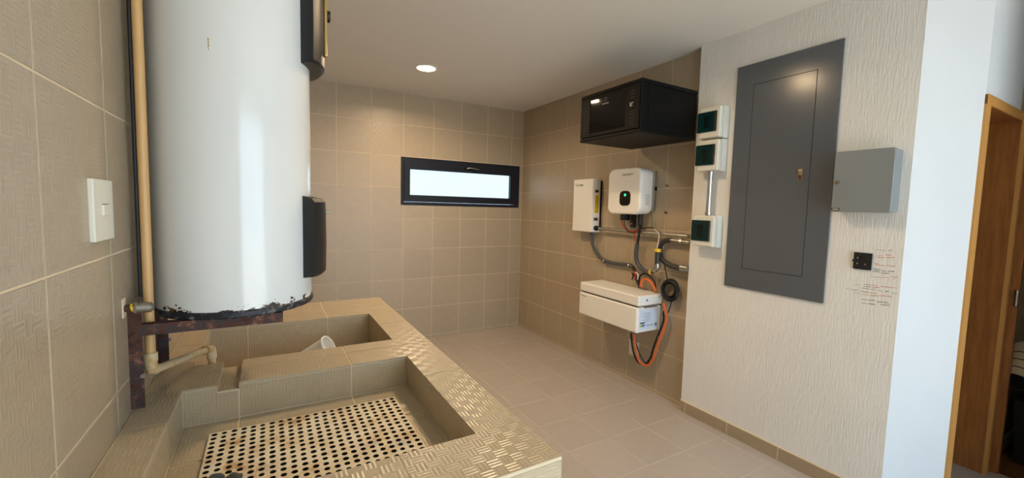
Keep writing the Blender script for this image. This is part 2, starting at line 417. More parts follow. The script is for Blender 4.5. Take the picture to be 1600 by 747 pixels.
# white combed plaster wall, ending at a splayed return beside the door
wall_plaster = poly('wall_right_plaster', [(XW, -2.49), (0.2, -2.49), (0.2, -3.5), (0.27, -3.70), (0.265, YD), (XW, -3.685)], 0, H, 'plaster')
wall_return = poly('wall_front_return', [(XW+0.001, -3.6855), (0.265, YD-0.0005), (0.265, YD+0.0105), (XW+0.001, -3.684)], 0, H, 'plaster_smooth')
wall_door = empty('wall_door', (0.6, YD, 0), kind='structure')
B('wall_panel', 'plaster_smooth', wall_door, 0.265, 0.90, YD, -3.68, 2.09, H)
B('wall_panel', 'beige_wall', wall_door, 0.90, XE, YD+0.012, -3.68, 0, H)
hall = tag(B('wall_hall', 'plaster_smooth', None, 0.2, 0.30, -3.69, -2.6, 0, H), kind='structure')
beyond = tag(B('wall_beyond', 'beige_wall', None, 0.27, 1.2, -2.75, -2.65, 0, H), kind='structure')
beyond2 = tag(B('wall_beyond_side', 'beige_wall', None, 1.2, 1.3, -3.68, -2.65, 0, H), kind='structure')
wall_end = tag(B('wall_end', 'beige_wall', None, XE, XE+0.1, -4.5, YD+0.15, 0, H), kind='structure')
wall_near = tag(B('wall_passage', 'plaster_smooth', None, 0.36, XE+0.1, REAR-.2, -4.42, 0, H), kind='structure')   # near side of the passage past the door
bm = bmesh.new()
for a in ((XL-0.2, OPEN[0], 0, H), (OPEN[1], XE+0.1, 0, H), (OPEN[0], OPEN[1], OPEN[3], H)): box(bm, a[0], a[1], REAR-0.2, REAR, a[2], a[3])
tag(obj('wall_rear', bm, 'plaster_smooth'), kind='structure')
tag(B('patio_ground', 'patio', None, -9, 12, REAR-9, REAR-0.2, -0.12, -0.02), kind='structure')
# skirting of brown tiles along the plaster wall
sk = tag(FB('baseboard_right', 'grout', None, 'R', (XW, 0, 0), 2.492, 3.685, 0, 0.083, 0, 0.0105), kind='structure')
tiles(sk, 'R', (XW-0.012, 0, 0), lines(2.492, 3.69, -YG), [0, 0.082], 'tile_base')
tiles(sk, 'B', (0, -2.492, 0), [XW-0.012, -0.002], [0, 0.082], 'tile_base')
# ------------------------------------------------------------------ window
win = empty('window_1', ((WX0+WX1)/2, 0, WZ0), kind='structure')
def ring(bm, fr, org, o, i, n0, n1):
    m = fmat(fr, org)
    def rc(r, n): return [m @ Vector((a, b, n)) for a, b in ((r[0], r[2]), (r[1], r[2]), (r[1], r[3]), (r[0], r[3]))]
    L = [[bm.verts.new(p) for p in rc(r, n)] for r, n in ((o, n0), (o, n1), (i, n1), (i, n0))]
    for a, b in zip(L, L[1:]+L[:1]):
        for k in range(4): bm.faces.new((a[k], a[(k+1) % 4], b[(k+1) % 4], b[k]))
def RING(name, matl, parent, *a):
    bm = bmesh.new(); ring(bm, *a); return obj(name, bm, matl, parent)
RING('outer_frame', 'alu_black', win, 'B', (0, 0, 0), (WX0, WX1, WZ0, WZ1), (WX0+.034, WX1-.034, WZ0+.034, WZ1-.034), -.06, .004)
sash = RING('sash', 'alu_black', win, 'B', (0, 0, 0), (WX0+.035, WX1-.035, WZ0+.035, WZ1-.035), (-1.413, -0.155, 1.588, 1.879), -.05, .016)
RING('glazing_bead', 'alu_black', sash, 'B', (0, 0, 0), (-1.414, -0.154, 1.587, 1.880), (-1.405, -0.163, 1.596, 1.871), -.04, .006)
FB('pane', 'pane', sash, 'B', (0, 0, 0), -1.41, -0.158, 1.591, 1.876, -.034, -.028)
hd = FB('handle', 'black_metal', sash, 'B', (0, 0, 0), -.785, -.625, 1.905, 1.925, .016, .026, r=.004)
TU('lever', 'chrome', hd, [(-.76, -.03, 1.912), (-.73, -.045, 1.924), (-.66, -.045, 1.918), (-.61, -.04, 1.912)], .006)
# ------------------------------------------------------------------ door to the next room
door = empty('door_1', (0.6, YD, 0), kind='structure')
B('casing', 'wood_edge', door, 0.262, 0.318, YD-.012, YD+.02, 0, 2.09, r=.003)
B('casing', 'wood_edge', door, 0.895, 0.935, YD-.03, YD+.02, 0, 2.09, r=.003)
B('head_casing', 'wood_edge', door, 0.262, 0.935, YD-.013, YD+.02, 2.043, 2.092, r=.003)
B('jamb', 'wood', door, 0.880, 0.900, YD-.012, -3.66, 0, 2.05)
B('jamb', 'wood', door, 0.300, 0.318, YD+.0, -3.66, 0, 2.05)
B('head_jamb', 'wood', door, 0.318, 0.880, YD-.01, -3.66, 2.04, 2.06)
st = B('stile', 'wood', door, 0.962, 0.992, YD-.062, YD+.01, 0, 2.10, r=.003)
for z in (1.05, 1.85): CY('hinge', 'galv', st, (0.955, YD-.055, z-.045), (0.955, YD-.055, z+.045), .008)
B('threshold', 'tile_floor', door, 0.318, 0.88, YD-.02, -3.68, 0.0, 0.003)
tag(B('baseboard_hall', 'white_plastic', None, 1.05, XE, YD-.002, YD+.012, 0.001, .075), kind='structure')
# ------------------------------------------------------------------ ceiling downlights
def downlight(loc, label, power):
    t_ = empty('ceiling_downlight', (loc[0], loc[1], H), label, 'ceiling light', 'recessed ceiling lights')
    bm = bmesh.new(); lathe(bm, [(.078, 0), (.096, 0), (.098, -.004), (.094, -.008), (.080, -.009), (.076, -.004)], (loc[0], loc[1], H), 40)
    obj('trim_ring', bm, 'white_plastic', t_, True)
    CY('diffuser', 'lamp_glow', t_, (loc[0], loc[1], H-.001), (loc[0], loc[1], H-.005), .078, seg=36)
    l = bpy.data.lights.new('downlight_bulb', 'AREA'); l.shape = 'DISK'; l.size = .15; l.energy = power; l.color = (1, .74, .46); l.spread = math.radians(160)
    o = bpy.data.objects.new('downlight_bulb', l); C.objects.link(o); o.parent = t_; o.location = (0, 0, -.012)
downlight((-1.538, -0.91), 'lit round warm downlight in the ceiling in front of the strip window', 10)
downlight((-1.403, -2.54), 'lit round warm downlight in the ceiling facing the dark grey panel', 9)
# ------------------------------------------------------------------ laundry counter with two basins
ctr = empty('laundry_sink_counter', ((CX0+CX1)/2, (CY0+CY1)/2, 0), 'tiled laundry counter with two sunken basins along the left wall', 'laundry sink')
FX0, FX1, FY0, FY1, FZ = -2.950, -2.287, -3.589, -2.985, 0.820       # front basin
RY0, RY1, RZ = -2.771, -2.307, 0.735                                   # rear basin
NX0, NX1, NZ = -2.864, -2.811, 0.912                                  # notch in the divider
WB = (-2.877, -2.356, -3.578, -3.076)                                 # washboard
bm = bmesh.new(); e = 0.0016; zt = ZC-e
box(bm, CX0+.001, FX0-e, CY0+e, CY1-e, 0, zt); box(bm, FX1+e, CX1-e, CY0+e, CY1-e, 0, zt)
box(bm, FX0-e, FX1+e, CY0+e, FY0-e, 0, zt); box(bm, FX0-e, FX1+e, RY1+e, CY1-e, 0, zt)
box(bm, FX0-e, NX0-e, FY1+e, RY0-e, 0, zt); box(bm, NX1+e, FX1+e, FY1+e, RY0-e, 0, zt); box(bm, NX0-e, NX1+e, FY1+e, RY0-e, 0, NZ-e)
box(bm, FX0-e, FX1+e, FY0-e, FY1+e, .60, .70)                          # void under the washboard
box(bm, FX0-e, WB[0]-.012, FY0-e, FY1+e, .70, FZ-e); box(bm, WB[1]+.012, FX1+e, FY0-e, FY1+e, .70, FZ-e)
box(bm, WB[0]-.012, WB[1]+.012, WB[3]+.012, FY1+e, .70, FZ-e); 
box(bm, FX0-e, FX1+e, RY0-e, RY1+e, .55, RZ-e)
obj('core', bm, 'grout', ctr)
XC = [CX0+.002, -2.81, -2.48, CX1]; YC = [CY0, -3.5195, -3.187, -2.855, -2.5225, -2.19, CY1]
tiles(ctr, 'U', (0, 0, ZC), XC, YC, 'tile_counter', holes=[(FX0, FX1, FY0, FY1), (FX0, FX1, RY0, RY1), (NX0, NX1, FY1-.01, RY0+.01)])
xs = [FX0, -2.81, -2.48, FX1]
zt = ZC-TT
tiles(ctr, 'B', (0, FY1, 0), xs, [FZ, zt], 'tile_counter', holes=[(NX0, NX1, NZ-TT, 1)])
tiles(ctr, 'F', (0, FY0, 0), [-x for x in xs], [FZ, zt], 'tile_counter')
tiles(ctr, 'L', (FX0, 0, 0), [FY0, -3.52, -3.187, FY1], [FZ, zt], 'tile_counter')
tiles(ctr, 'R', (FX1, 0, 0), [-FY0, -FY1], [FZ, zt], 'tile_counter')
tiles(ctr, 'U', (0, 0, FZ), [FX0, -2.81, -2.48, FX1], [FY0, -3.52, -3.2, FY1], 'tile_counter', holes=[WB])
tiles(ctr, 'U', (0, 0, NZ), [NX0-.001, NX1+.001], [FY1, RY0], 'tile_counter')
for fr, x in (('L', NX0), ('R', NX1)):
    s_ = 1 if fr == 'L' else -1
    tiles(ctr, fr, (x, 0, 0), sorted((s_*FY1, s_*RY0)), [NZ, zt], 'tile_counter')
rz = [RZ, zt]
tiles(ctr, 'B', (0, RY1, 0), xs, rz, 'tile_counter'); tiles(ctr, 'F', (0, RY0, 0), [-x for x in xs], rz, 'tile_counter', holes=[(-NX1, -NX0, NZ-TT, 1)])
tiles(ctr, 'L', (FX0, 0, 0), [RY0, -2.5225, RY1], rz, 'tile_counter'); tiles(ctr, 'R', (FX1, 0, 0), [-RY1, 2.5225, -RY0], rz, 'tile_counter')
tiles(ctr, 'U', (0, 0, RZ), xs, [RY0, -2.5225, RY1], 'tile_counter')
oz = [0, 0.264, 0.594, zt]
tiles(ctr, 'B', (0, CY0, 0), XC, oz, 'tile_counter'); tiles(ctr, 'L', (CX1, 0, 0), YC, oz, 'tile_counter'); tiles(ctr, 'F', (0, CY1, 0), [-x for x in XC], oz, 'tile_counter')
# perforated washboard slab: real through holes over the void
bm = bmesh.new(); nc, nr = 22, 21; px_, py_ = (WB[1]-WB[0])/nc, (WB[3]-WB[2])/nr; zt_, zb_ = FZ+.008, FZ-.030; K = 16; cache = {}
def vv(x, y, z):
    k = (round(x, 5), round(y, 5), z)
    if k not in cache: cache[k] = bm.verts.new((x, y, z))
    return cache[k]
for i in range(nc):
    for j in range(nr):
        cx, cy_ = WB[0]+(i+.5)*px_+random.uniform(-.0006, .0006), WB[2]+(j+.5)*py_+random.uniform(-.0006, .0006)
        gx, gy = WB[0]+(i+.5)*px_, WB[2]+(j+.5)*py_; R_ = random.uniform(.0066, .0078)
        out, top, bot = [], [], []
        for k in range(K):
            a = 2*math.pi*k/K; c, s = math.cos(a), math.sin(a); q = max(abs(c), abs(s))
            out.append(vv(gx+c/q*px_/2, gy+s/q*py_/2, zt_)); top.append(bm.verts.new((cx+c*R_, cy_+s*R_, zt_))); bot.append(bm.verts.new((cx+c*R_, cy_+s*R_, zb_)))
        for k in range(K):
            n_ = (k+1) % K
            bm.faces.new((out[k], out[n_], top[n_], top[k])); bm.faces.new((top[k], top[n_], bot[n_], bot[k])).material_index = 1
me_sides = [((WB[0], WB[2]), (WB[1], WB[2])), ((WB[1], WB[2]), (WB[1], WB[3])), ((WB[1], WB[3]), (WB[0], WB[3])), ((WB[0], WB[3]), (WB[0], WB[2]))]
for (a, b), (c, d) in me_sides: bm.faces.new([bm.verts.new(p) for p in ((a, b, zb_), (c, d, zb_), (c, d, zt_), (a, b, zt_))])
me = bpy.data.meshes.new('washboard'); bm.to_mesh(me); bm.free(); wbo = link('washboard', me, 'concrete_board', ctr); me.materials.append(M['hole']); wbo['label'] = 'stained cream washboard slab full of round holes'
# ------------------------------------------------------------------ things on the counter
def blob(name, c, r, label, group, matl='stone', tilt=0.0):
    bm = bmesh.new(); bmesh.ops.create_icosphere(bm, subdivisions=3, radius=1)
    for v in bm.verts:
        n_ = 1+.10*math.sin(5*v.co.x+3*v.co.y+c[0]*40)+.07*math.sin(7*v.co.y-4*v.co.z)
        v.co = Vector((v.co.x*r[0], v.co.y*r[1], v.co.z*r[2]))*n_
    bmesh.ops.transform(bm, matrix=Matrix.Translation(c) @ Matrix.Rotation(tilt, 4, 'Z'), verts=bm.verts[:])
    return tag(obj(name, bm, matl, None, True, 80), label, 'stone', group)
blob('scrubbing_stone', (-2.842, -3.340, zt_+.011), (.020, .014, .011), 'dark grey scrubbing stone at the corner of the washboard, left one', 'scrubbing stones', tilt=.5)
blob('scrubbing_stone', (-2.804, -3.352, zt_+.010), (.018, .015, .0105), 'dark grey scrubbing stone on the washboard, right of its twin', 'scrubbing stones', tilt=-.3)
# white jug leaning in the rear basin
cup = empty('plastic_cup', (-2.53, -2.5, RZ), 'white plastic cup leaning in the rear basin behind the divider', 'cup')
cd_ = Vector((.74, -.42, .48)).normalized(); cz_ = at(514, 541, 1, -2.53); cl_ = (cz_.z-RZ-.030)/cd_.z
Mj = Matrix.Translation(cz_-cd_*cl_) @ cd_.to_track_quat('Z', 'Y').to_matrix().to_4x4()
bm = bmesh.new(); lathe(bm, [(.001, 0), (.026, 0), (.030, .004), (.045, cl_-.012), (.050, cl_-.008), (.050, cl_), (.044, cl_), (.041, cl_-.03), (.001, cl_-.032)], (0, 0, 0), 32, Mj); obj('body', bm, 'cup_white', cup, True)
# ------------------------------------------------------------------ water heater on its brackets
HX, HY, HR, HZ = -2.808, -2.905, 0.210, 1.164
ht = empty('water_heater', (HX, HY, HZ), 'tall white cylindrical water heater hung above the laundry counter', 'water heater')
bm = bmesh.new(); lathe(bm, [(HR-.002, HZ+.010), (HR, HZ+.018), (HR, 2.42), (HR-.004, 2.45), (HR-.05, 2.49), (HR-.12, 2.51), (.001, 2.515)], (HX, HY, 0), 72); obj('tank', bm, 'enamel', ht, True)
bm = bmesh.new(); lathe(bm, [(.001, HZ+.012), (HR-.03, HZ+.008), (HR-.010, HZ), (HR+.001, HZ), (HR+.004, HZ+.004), (HR+.004, HZ+.017), (HR+.001, HZ+.020), (HR-.006, HZ+.018)], (HX, HY, 0), 72); o = obj('bottom_rim', bm, 'rim', ht, True); o['label'] = 'chipped black rim with rust'
def cover(name, z0, z1, label):
    "black housing wrapped on the +X side of the tank"
    bm = bmesh.new(); rings = []; a0 = math.radians(32)
    prof = [(z0, .004), (z0+.003, .036), (z0+.012, .045), (z0+.10, .047), (z1-.05, .046), (z1-.018, .045), (z1-.006, .034), (z1, .004)]
    for z, d in prof:
        rr_ = []
        for k in range(13):
            a = -a0+2*a0*k/12
            fall = 1-max(0, abs(a)/a0-.80)/.20*.14
            rr_.append((HX+(HR+d*fall)*math.cos(a), HY+(HR+d*fall)*math.sin(a), z))
        for k in range(12, -1, -1):
            a = -a0+2*a0*k/12; rr_.append((HX+(HR-.012)*math.cos(a), HY+(HR-.012)*math.sin(a), z))
        rings.append([Vector(p) for p in rr_])
    loft(bm, rings); o = obj(name, bm, 'black_plastic', ht, True, 30); o['label'] = label; return o
CZ = [at(490, y, 1, -3.0).z for y in (432, 307, 104)]
c1 = cover('control_cover', CZ[0], CZ[1], 'black plastic cover low on the tank side')
c2 = cover('control_cover', CZ[2], CZ[2]+.36, 'black plastic cover high on the tank side with a knob')
CY('knob', 'black_rubber', c2, (HX+HR+.044, HY-.02, CZ[2]+.19), (HX+HR+.062, HY-.02, CZ[2]+.19), .018)
CY('knob', 'black_rubber', c2, (HX+HR+.044, HY-.02, CZ[2]+.26), (HX+HR+.058, HY-.02, CZ[2]+.26), .010)
B('copper_strip', 'brass', c2, HX+HR+.040, HX+HR+.049, HY-.06, HY-.035, CZ[2]+.05, CZ[2]+.30, r=.002)
CY('screw', 'galv', c1, (HX+HR+.04, HY-.03, CZ[1]-.05), (HX+HR+.055, HY-.03, CZ[1]-.05), .005)
def on_tank(ang, z, d=.0006): a = math.radians(ang); return Vector((HX+(HR+d)*math.cos(a), HY+(HR+d)*math.sin(a), z))
bm = bmesh.new()
for k, (w_, dz) in enumerate(((.0010, 0), (.0016, .008), (.0014, .016), (.0018, .024))):
    for j in range(1): cyl(bm, on_tank(-102, 1.905+dz-.024, -.0005), on_tank(-102, 1.911+dz-.024, .0005), w_, w_*.6, 6)
obj('rust_streak', bm, 'rust_spot', ht)
def bracket(y, s, label):
    b = empty('wall_bracket', (XL+.01, y, .95), label, 'bracket', 'steel brackets under the water heater')
    fl = .028
    bm = bmesh.new(); box(bm, XL, XL+.005, y, y+fl*s, .942, 1.214); box(bm, XL, XL+.028, y, y+.004*s, .942, 1.214); obj('upright', bm, 'rust', b)
    bm = bmesh.new(); box(bm, XL+.006, -2.690, y-.001*s, y+.004*s, HZ-.030, HZ-.001); box(bm, XL+.006, -2.690, y, y+fl*s, HZ-.005, HZ-.001); obj('arm', bm, 'rust', b)
    CY('bolt', 'galv', b, (XL+.028, y-.004*s, 1.03), (XL+.028, y-.010*s, 1.03), .006, seg=6)
bracket(-3.090, 1, 'rusty angle-iron wall bracket under the near side of the water heater')
bracket(-2.772, -1, 'dark steel wall bracket under the far side of the water heater')
# ------------------------------------------------------------------ tan pipe, black strip, valve, switch
pp = empty('water_pipe', (-3.0, -3.045, 1.0), 'tan plastic water pipe rising along the left wall beside the heater', 'pipe')
pa = Vector((at(231, 445, 1, -3.045).x, -3.045, 0)); PX = pa.x
CY('riser', 'pvc', pp, (PX, -3.045, 1.02), (PX, -3.045, H), .0115)
zl = at(237, 580, 1, -3.045).z
e1 = Vector((PX, -3.045, zl)); e2 = at(327, 545, 1, -2.735)
TU('elbow', 'pvc_old', pp, [e1+Vector((0, 0, .05)), e1+Vector((0, 0, .018)), e1+Vector((.002, .006, .004)), e1+(e2-e1).normalized()*.022], .0145, 14, 4)
CY('socket', 'pvc_old', pp, e1+Vector((0, 0, .028)), e1+Vector((0, 0, .052)), .0155)
CY('branch', 'pvc_old', pp, e1+(e2-e1).normalized()*.015, e2-(e2-e1).normalized()*.012, .0115)
TU('elbow', 'pvc_old', pp, [e2-(e2-e1).normalized()*.03, e2-(e2-e1).normalized()*.01, e2+Vector((.004, .004, -.006)), e2+Vector((.006, .006, -.036))], .0150, 14, 4)
CY('socket', 'glue', pp, e2-(e2-e1).normalized()*.034, e2-(e2-e1).normalized()*.026, .0150)
CY('drop', 'pvc_old', pp, e2+Vector((.006, .006, -.03)), (e2.x+.006, e2.y+.006, RZ+.06), .0115)
tag(TU('cable', 'black_rubber', None, [(PX-.0155, -3.045, 1.23), (PX-.0155, -3.045, 1.8), (PX-.0155, -3.045, H)], .0045), 'thin black strip running up the left wall behind the tan pipe', 'cable')  # plain black strip close beside the riser, not a known cable
vz = 1.215; VY = -3.118
vl = empty('wall_valve', (XL, VY, vz), 'small worn metal valve with yellow tape above the near bracket', 'valve')
bm = bmesh.new(); box(bm, XL, XL+.003, VY-.014, VY+.010, vz-.022, vz+.026, r=.001); obj('wall_patch', bm, 'grout', vl)
CY('stub', 'rust', vl, (XL, VY, vz), (XL+.022, VY, vz), .009)
CY('tape', 'yellow', vl, (XL+.016, VY, vz), (XL+.021, VY, vz+.001), .0115, .0105)
bm = bmesh.new(); cyl(bm, (XL+.022, VY, vz), (XL+.027, VY, vz), .0155, .0155, 6); cyl(bm, (XL+.026, VY, vz), (XL+.054, VY, vz-.001), .0135, .0130); obj('body', bm, 'galv', vl, True)
CY('plug', 'galv', vl, (XL+.054, VY, vz-.001), (XL+.058, VY, vz-.001), .0095)
sw = empty('light_switch', (XL, -3.255, 1.46), 'white single light switch plate on the left tiled wall', 'switch')
RP('plate', 'plate', sw, 'L', (XL, 0, 0), -3.318, -3.196, 1.397, 1.529, .003, 0, .009, edge=.003)
RP('rocker', 'plate', sw, 'L', (XL, 0, 0), -3.272, -3.232, 1.451, 1.475, .001, .009, .0125, edge=.001)
FB('rocker_gap', 'black_rubber', sw, 'L', (XL, 0, 0), -3.272, -3.232, 1.4752, 1.4765, .0088, .0094)
# ------------------------------------------------------------------ network cabinet high on the right wall
U0, U1, V0, V1, NB, NF = 1.875, 2.489, 2.003, 2.345, .062, .620
rk = empty('network_cabinet', (-NB, -(U0+U1)/2, V0), 'black wall-mounted network cabinet with smoked glass door near the ceiling', 'cabinet')
O = (0, 0, 0)
FB('body', 'black_metal', rk, 'R', O, U0+.006, U1-.006, V0+.02, V1-.012, NB, NF-.025, r=.003)
FB('roof', 'black_metal', rk, 'R', O, U0, U1, V1-.022, V1+.006, NB, NF, r=.006)
FB('base', 'black_metal', rk, 'R', O, U0, U1, V0, V0+.026, NB, NF, r=.006)
FB('side_panel', 'black_metal', rk, 'R', O, U1-.008, U1-.002, V0+.034, V1-.028, NB+.03, NF-.075, r=.002)
FB('side_panel', 'black_metal', rk, 'R', O, U0+.002, U0+.008, V0+.034, V1-.028, NB+.03, NF-.075, r=.002)
for u in (U0, U1-.03): FB('corner_post', 'black_metal', rk, 'R', O, u+.003, u+.027, V0+.024, V1-.02, NF-.06, NF-.008, r=.004)
dr = RING('door_frame', 'black_metal', rk, 'R', O, (U0+.012, U1-.012, V0+.03, V1-.026), (U0+.115, U1-.135, V0+.052, V1-.046), NF-.010, NF+.006)
FB('glass', 'black_glass', dr, 'R', O, U0+.113, U1-.133, V0+.050, V1-.044, NF-.004, NF+.002)
for a, b in ((U0+.045, U0+.085), (U1-.095, U1-.055)):
    for k in range(11):
        z = V0+.055+k*.022
        if a > 2.2 and abs(z-(V0+.185)) < .028: continue
        FB('vent_slot', 'panel_gap', dr, 'R', O, a, b, z, z+.006, NF+.0058, NF+.0068)
lk = FB('lock', 'chrome', dr, 'R', O, U1-.090, U1-.060, V0+.175, V0+.202, NF+.006, NF+.012, r=.002)
CY('key_barrel', 'chrome', lk, (-NF-.012, -(U1-.068), V0+.188), (-NF-.024, -(U1-.068), V0+.188), .009)
bm = bmesh.new(); lu, lv = U0+.275, V1-.066
for k in range(6):
    a0 = math.radians(60*k+12); a1 = math.radians(60*k+48)
    tube(bm, [(-NF-.003, -(lu+.013*math.cos(a)), lv+.013*math.sin(a)) for a in (a0, (a0+a1)/2, a1)], .0013, 5, 3)
obj('emblem', bm, 'ink_grey', dr)
for k in range(7): FB('print_mark', 'ink_grey', dr, 'R', O, lu-.034+k*.0098, lu-.027+k*.0098, lv-.033, lv-.024, NF+.0018, NF+.0026)
# ------------------------------------------------------------------ white module beside the inverter
md = empty('solar_switch_box', (0, -1.31, 1.275), 'slim white wall box with yellow label left of the inverter', 'electrical box')
FB('body', 'white_coat', md, 'R', O, 1.168, 1.452, 1.276, 1.776, .0, .106, r=.006, seg=3)
FB('back_plate', 'black_metal', md, 'R', O, 1.20, 1.464, 1.30, 1.76, .0, .012)
for z in (1.40, 1.66):
    q = FB('latch', 'chrome', md, 'R', O, 1.452, 1.459, z-.016, z+.016, .03, .085, r=.002); FB('latch_tongue', 'black_metal', q, 'R', O, 1.458, 1.462, z-.008, z+.008, .045, .075)
lb = FB('label', 'yellow_label', md, 'R', O, 1.4515, 1.4528, 1.455, 1.625, .028, .072)
for k in range(7): FB('print_line', 'ink_black', lb, 'R', O, 1.4527, 1.4531, 1.468+k*.022, 1.471+k*.022, .034, .066)
text('lettering', 'Growatt', .034, 'R', (-.1066, -1.196, 1.712), 'ink_logo', md)
CY('gland', 'black_rubber', md, (-.055, -1.45, 1.315), (-.055, -1.475, 1.315), .024)
# ------------------------------------------------------------------ inverter
iv = empty('solar_inverter', (0, -1.92, 1.455), 'rounded white solar inverter with a black round-cornered display', 'inverter')
FB('back_plate', 'galv', iv, 'R', O, 1.80, 2.105, 1.490, 1.815, .0, .022)
bm = bmesh.new(); rings = []; m_ = fmat('R', O)
for n_, i_, rd in ((.020, .012, .05), (.024, .006, .055), (.10, .003, .06), (.125, 0, .062), (.152, 0, .062), (.160, .003, .06), (.165, .009, .055), (.167, .018, .05)):
    rings.append([m_ @ Vector((u, v, n_)) for u, v in rr(1.722+i_, 2.090-i_, 1.458+i_, 1.838-i_, rd, 8)])
loft(bm, rings); obj('body', bm, 'white_coat', iv, True, 50)
ds = RP('display', 'black_glass', iv, 'R', O, 1.868, 1.990, 1.528, 1.650, .038, .1665, .1700, edge=.001)
CY('status_light', 'led', ds, (-.170, -1.931, 1.617), (-.1706, -1.931, 1.617), .011)
text('lettering', 'GROWATT', .024, 'R', (-.1674, -1.888, 1.775), 'ink_logo', iv)
for k in range(5): FB('print_line', 'ink_grey', iv, 'R', O, 2.0845, 2.0885, 1.54+k*.018, 1.544+k*.018, .055, .10)
FB('bolt', 'black_metal', iv, 'R', O, 2.10, 2.115, 1.655, 1.685, .004, .02)
cb = FB('connector_block', 'black_plastic', iv, 'R', O, 1.835, 1.895, 1.405, 1.462, .06, .12, r=.004)
FB('connector_block', 'black_plastic', iv, 'R', O, 1.905, 1.945, 1.345, 1.462, .04, .07, r=.004)
CY('screw', 'chrome', cb, (-.07, -1.925, 1.38), (-.073, -1.925, 1.38), .006)
CY('gland', 'black_rubber', iv, (-.09, -2.035, 1.462), (-.09, -2.035, 1.375), .021, .019)
CY('gland', 'black_rubber', iv, (-.09, -2.035, 1.375), (-.085, -2.035, 1.345), .019, .010)
# ------------------------------------------------------------------ battery
bt = empty('battery_pack', (0, -1.875, .538), 'long white wall-mounted battery case with separate lid', 'battery')
FB('lower_case', 'white_coat', bt, 'R', O, 1.520, 2.222, .538, .742, .006, .276, r=.016, seg=4)
FB('seam', 'black_rubber', bt, 'R', O, 1.535, 2.200, .735, .758, .02, .262)
FB('lid', 'white_coat', bt, 'R', O, 1.528, 2.232, .752, .834, .006, .276, r=.014, seg=4)
lb = FB('label', 'label_blue', bt, 'R', O, 2.2215, 2.2232, .562, .722, .045, .250)
for k in range(6): FB('print_line', 'ink_grey', lb, 'R', O, 2.2230, 2.2236, .625+k*.013, .628+k*.013, .13, .215 if k % 2 else .19)
FB('print_patch', 'ink_black', lb, 'R', O, 2.2230, 2.2236, .612, .622, .188, .240)
for k, mm in enumerate(('teal_ink', 'blue_ink', 'lime_ink')): FB('print_patch', mm, lb, 'R', O, 2.2230, 2.2236, .586, .606, .188+k*.018, .204+k*.018)
FB('print_patch', 'green_ink', lb, 'R', O, 2.2230, 2.2236, .580, .606, .054, .074)
for k in range(4): FB('print_mark', 'ink_grey', lb, 'R', O, 2.2230, 2.2236, .588, .600, .10+k*.02, .110+k*.02)
q = FB('terminal_strip', 'galv', bt, 'R', O, 2.205, 2.224, .733, .752, .08, .20); CY('terminal', 'chrome', q, (-.075, -2.215, .745), (-.075, -2.232, .745), .008)
CY('logo_dot', 'blue_ink', bt, (-.185, -2.2318, .797), (-.185, -2.2328, .797), .009)
text('lettering', 'Growatt', .022, 'R', (-.2764, -1.548, .708), 'ink_grey', bt)
FB('foot_bar', 'black_metal', bt, 'R', O, 2.14, 2.19, .528, .540, .05, .25)
ot = empty('wall_outlet', (0, -1.94, .24), 'white outlet plate behind the cable loop under the battery', 'outlet')
RP('plate', 'plate', ot, 'R', O, 1.898, 2.005, .235, .368, .004, 0, .009, edge=.003)
RP('insert', 'plate', ot, 'R', O, 1.93, 1.973, .265, .338, .002, .008, .011, edge=.001)
# ------------------------------------------------------------------ conduits and cables on the right wall
def WP(pts, x): return [at(px, py, 0, x if not isinstance(x, (list, tuple)) else x[i]) for i, (px, py) in enumerate(pts)]
def cab(name, pts, x, r, matl, label, cat='cable', group='cables on the tiled right wall', seg=8):
    return tag(TU(name, matl, None, WP(pts, x), r, seg), label, cat, group)
cd = empty('steel_conduit', WP([(1000, 363)], -.04)[0], 'straight galvanised conduit running from the slim white box to the corner', 'conduit')
a_, b_ = WP([(936, 357.2), (1073, 369.4)], -.055)
CY('tube', 'galv', cd, (a_.x, a_.y, a_.z), (-.055, -2.478, b_.z), .013)
for y in (-2.44,): CY('coupling', 'galv', cd, (-.055, y-.03, b_.z), (-.055, y+.02, b_.z), .0165)
f1 = empty('flexible_conduit', WP([(924.6, 363.4)], -.05)[0], 'grey flexible conduit curving from under the slim white box towards the battery', 'conduit', 'flexible conduits on the right wall')
TU('tube', 'flex', f1, WP([(924.6, 360), (925.8, 379.8), (933, 396), (944, 407), (962, 412), (983, 414), (989, 418)], [-.05, -.05, -.04, -.03, -.03, -.03, -.03]), .0165, 10)
for px, py in ((944, 407), (983, 414)):
    c_ = WP([(px, py)], -.03)[0]; TU('clamp', 'galv', f1, [c_+Vector((.0, .006, -.004)), c_+Vector((0, -.012, -.010))], .0195, 12)
f2 = empty('flexible_conduit', WP([(1003, 421)], -.04)[0], 'light grey flexible conduit looping down below the inverter to the metal elbow', 'conduit', 'flexible conduits on the right wall')
TU('tube', 'flex', f2, WP([(996, 380), (993.7, 395.5), (995.3, 409), (1003.4, 420.5), (1014, 426), (1020, 425)], -.045), .0175, 10)
c_ = WP([(1017, 425.5)], -.045)[0]; TU('tape_ring', 'yellow', f2, [c_+Vector((0, .008, -.001)), c_+Vector((0, -.012, .001))], .0205, 12)
f3 = empty('conduit_riser', WP([(1026, 405)], -.045)[0], 'short dark vertical conduit with a yellow collar and a metal elbow at its foot', 'conduit', 'flexible conduits on the right wall')
p_, q_ = WP([(1026.5, 416), (1026.5, 391)], -.090); CY('tube', 'dark_conduit', f3, p_, (p_.x, p_.y, q_.z), .019)
CY('collar', 'yellow', f3, (p_.x, p_.y, q_.z-.012), (p_.x, p_.y, q_.z+.012), .026)
TU('elbow', 'galv', f3, [p_+Vector((0, 0, .02)), p_+Vector((0, 0, -.01)), p_+Vector((0, .012, -.026)), p_+Vector((0, .036, -.034))], .0225, 12)
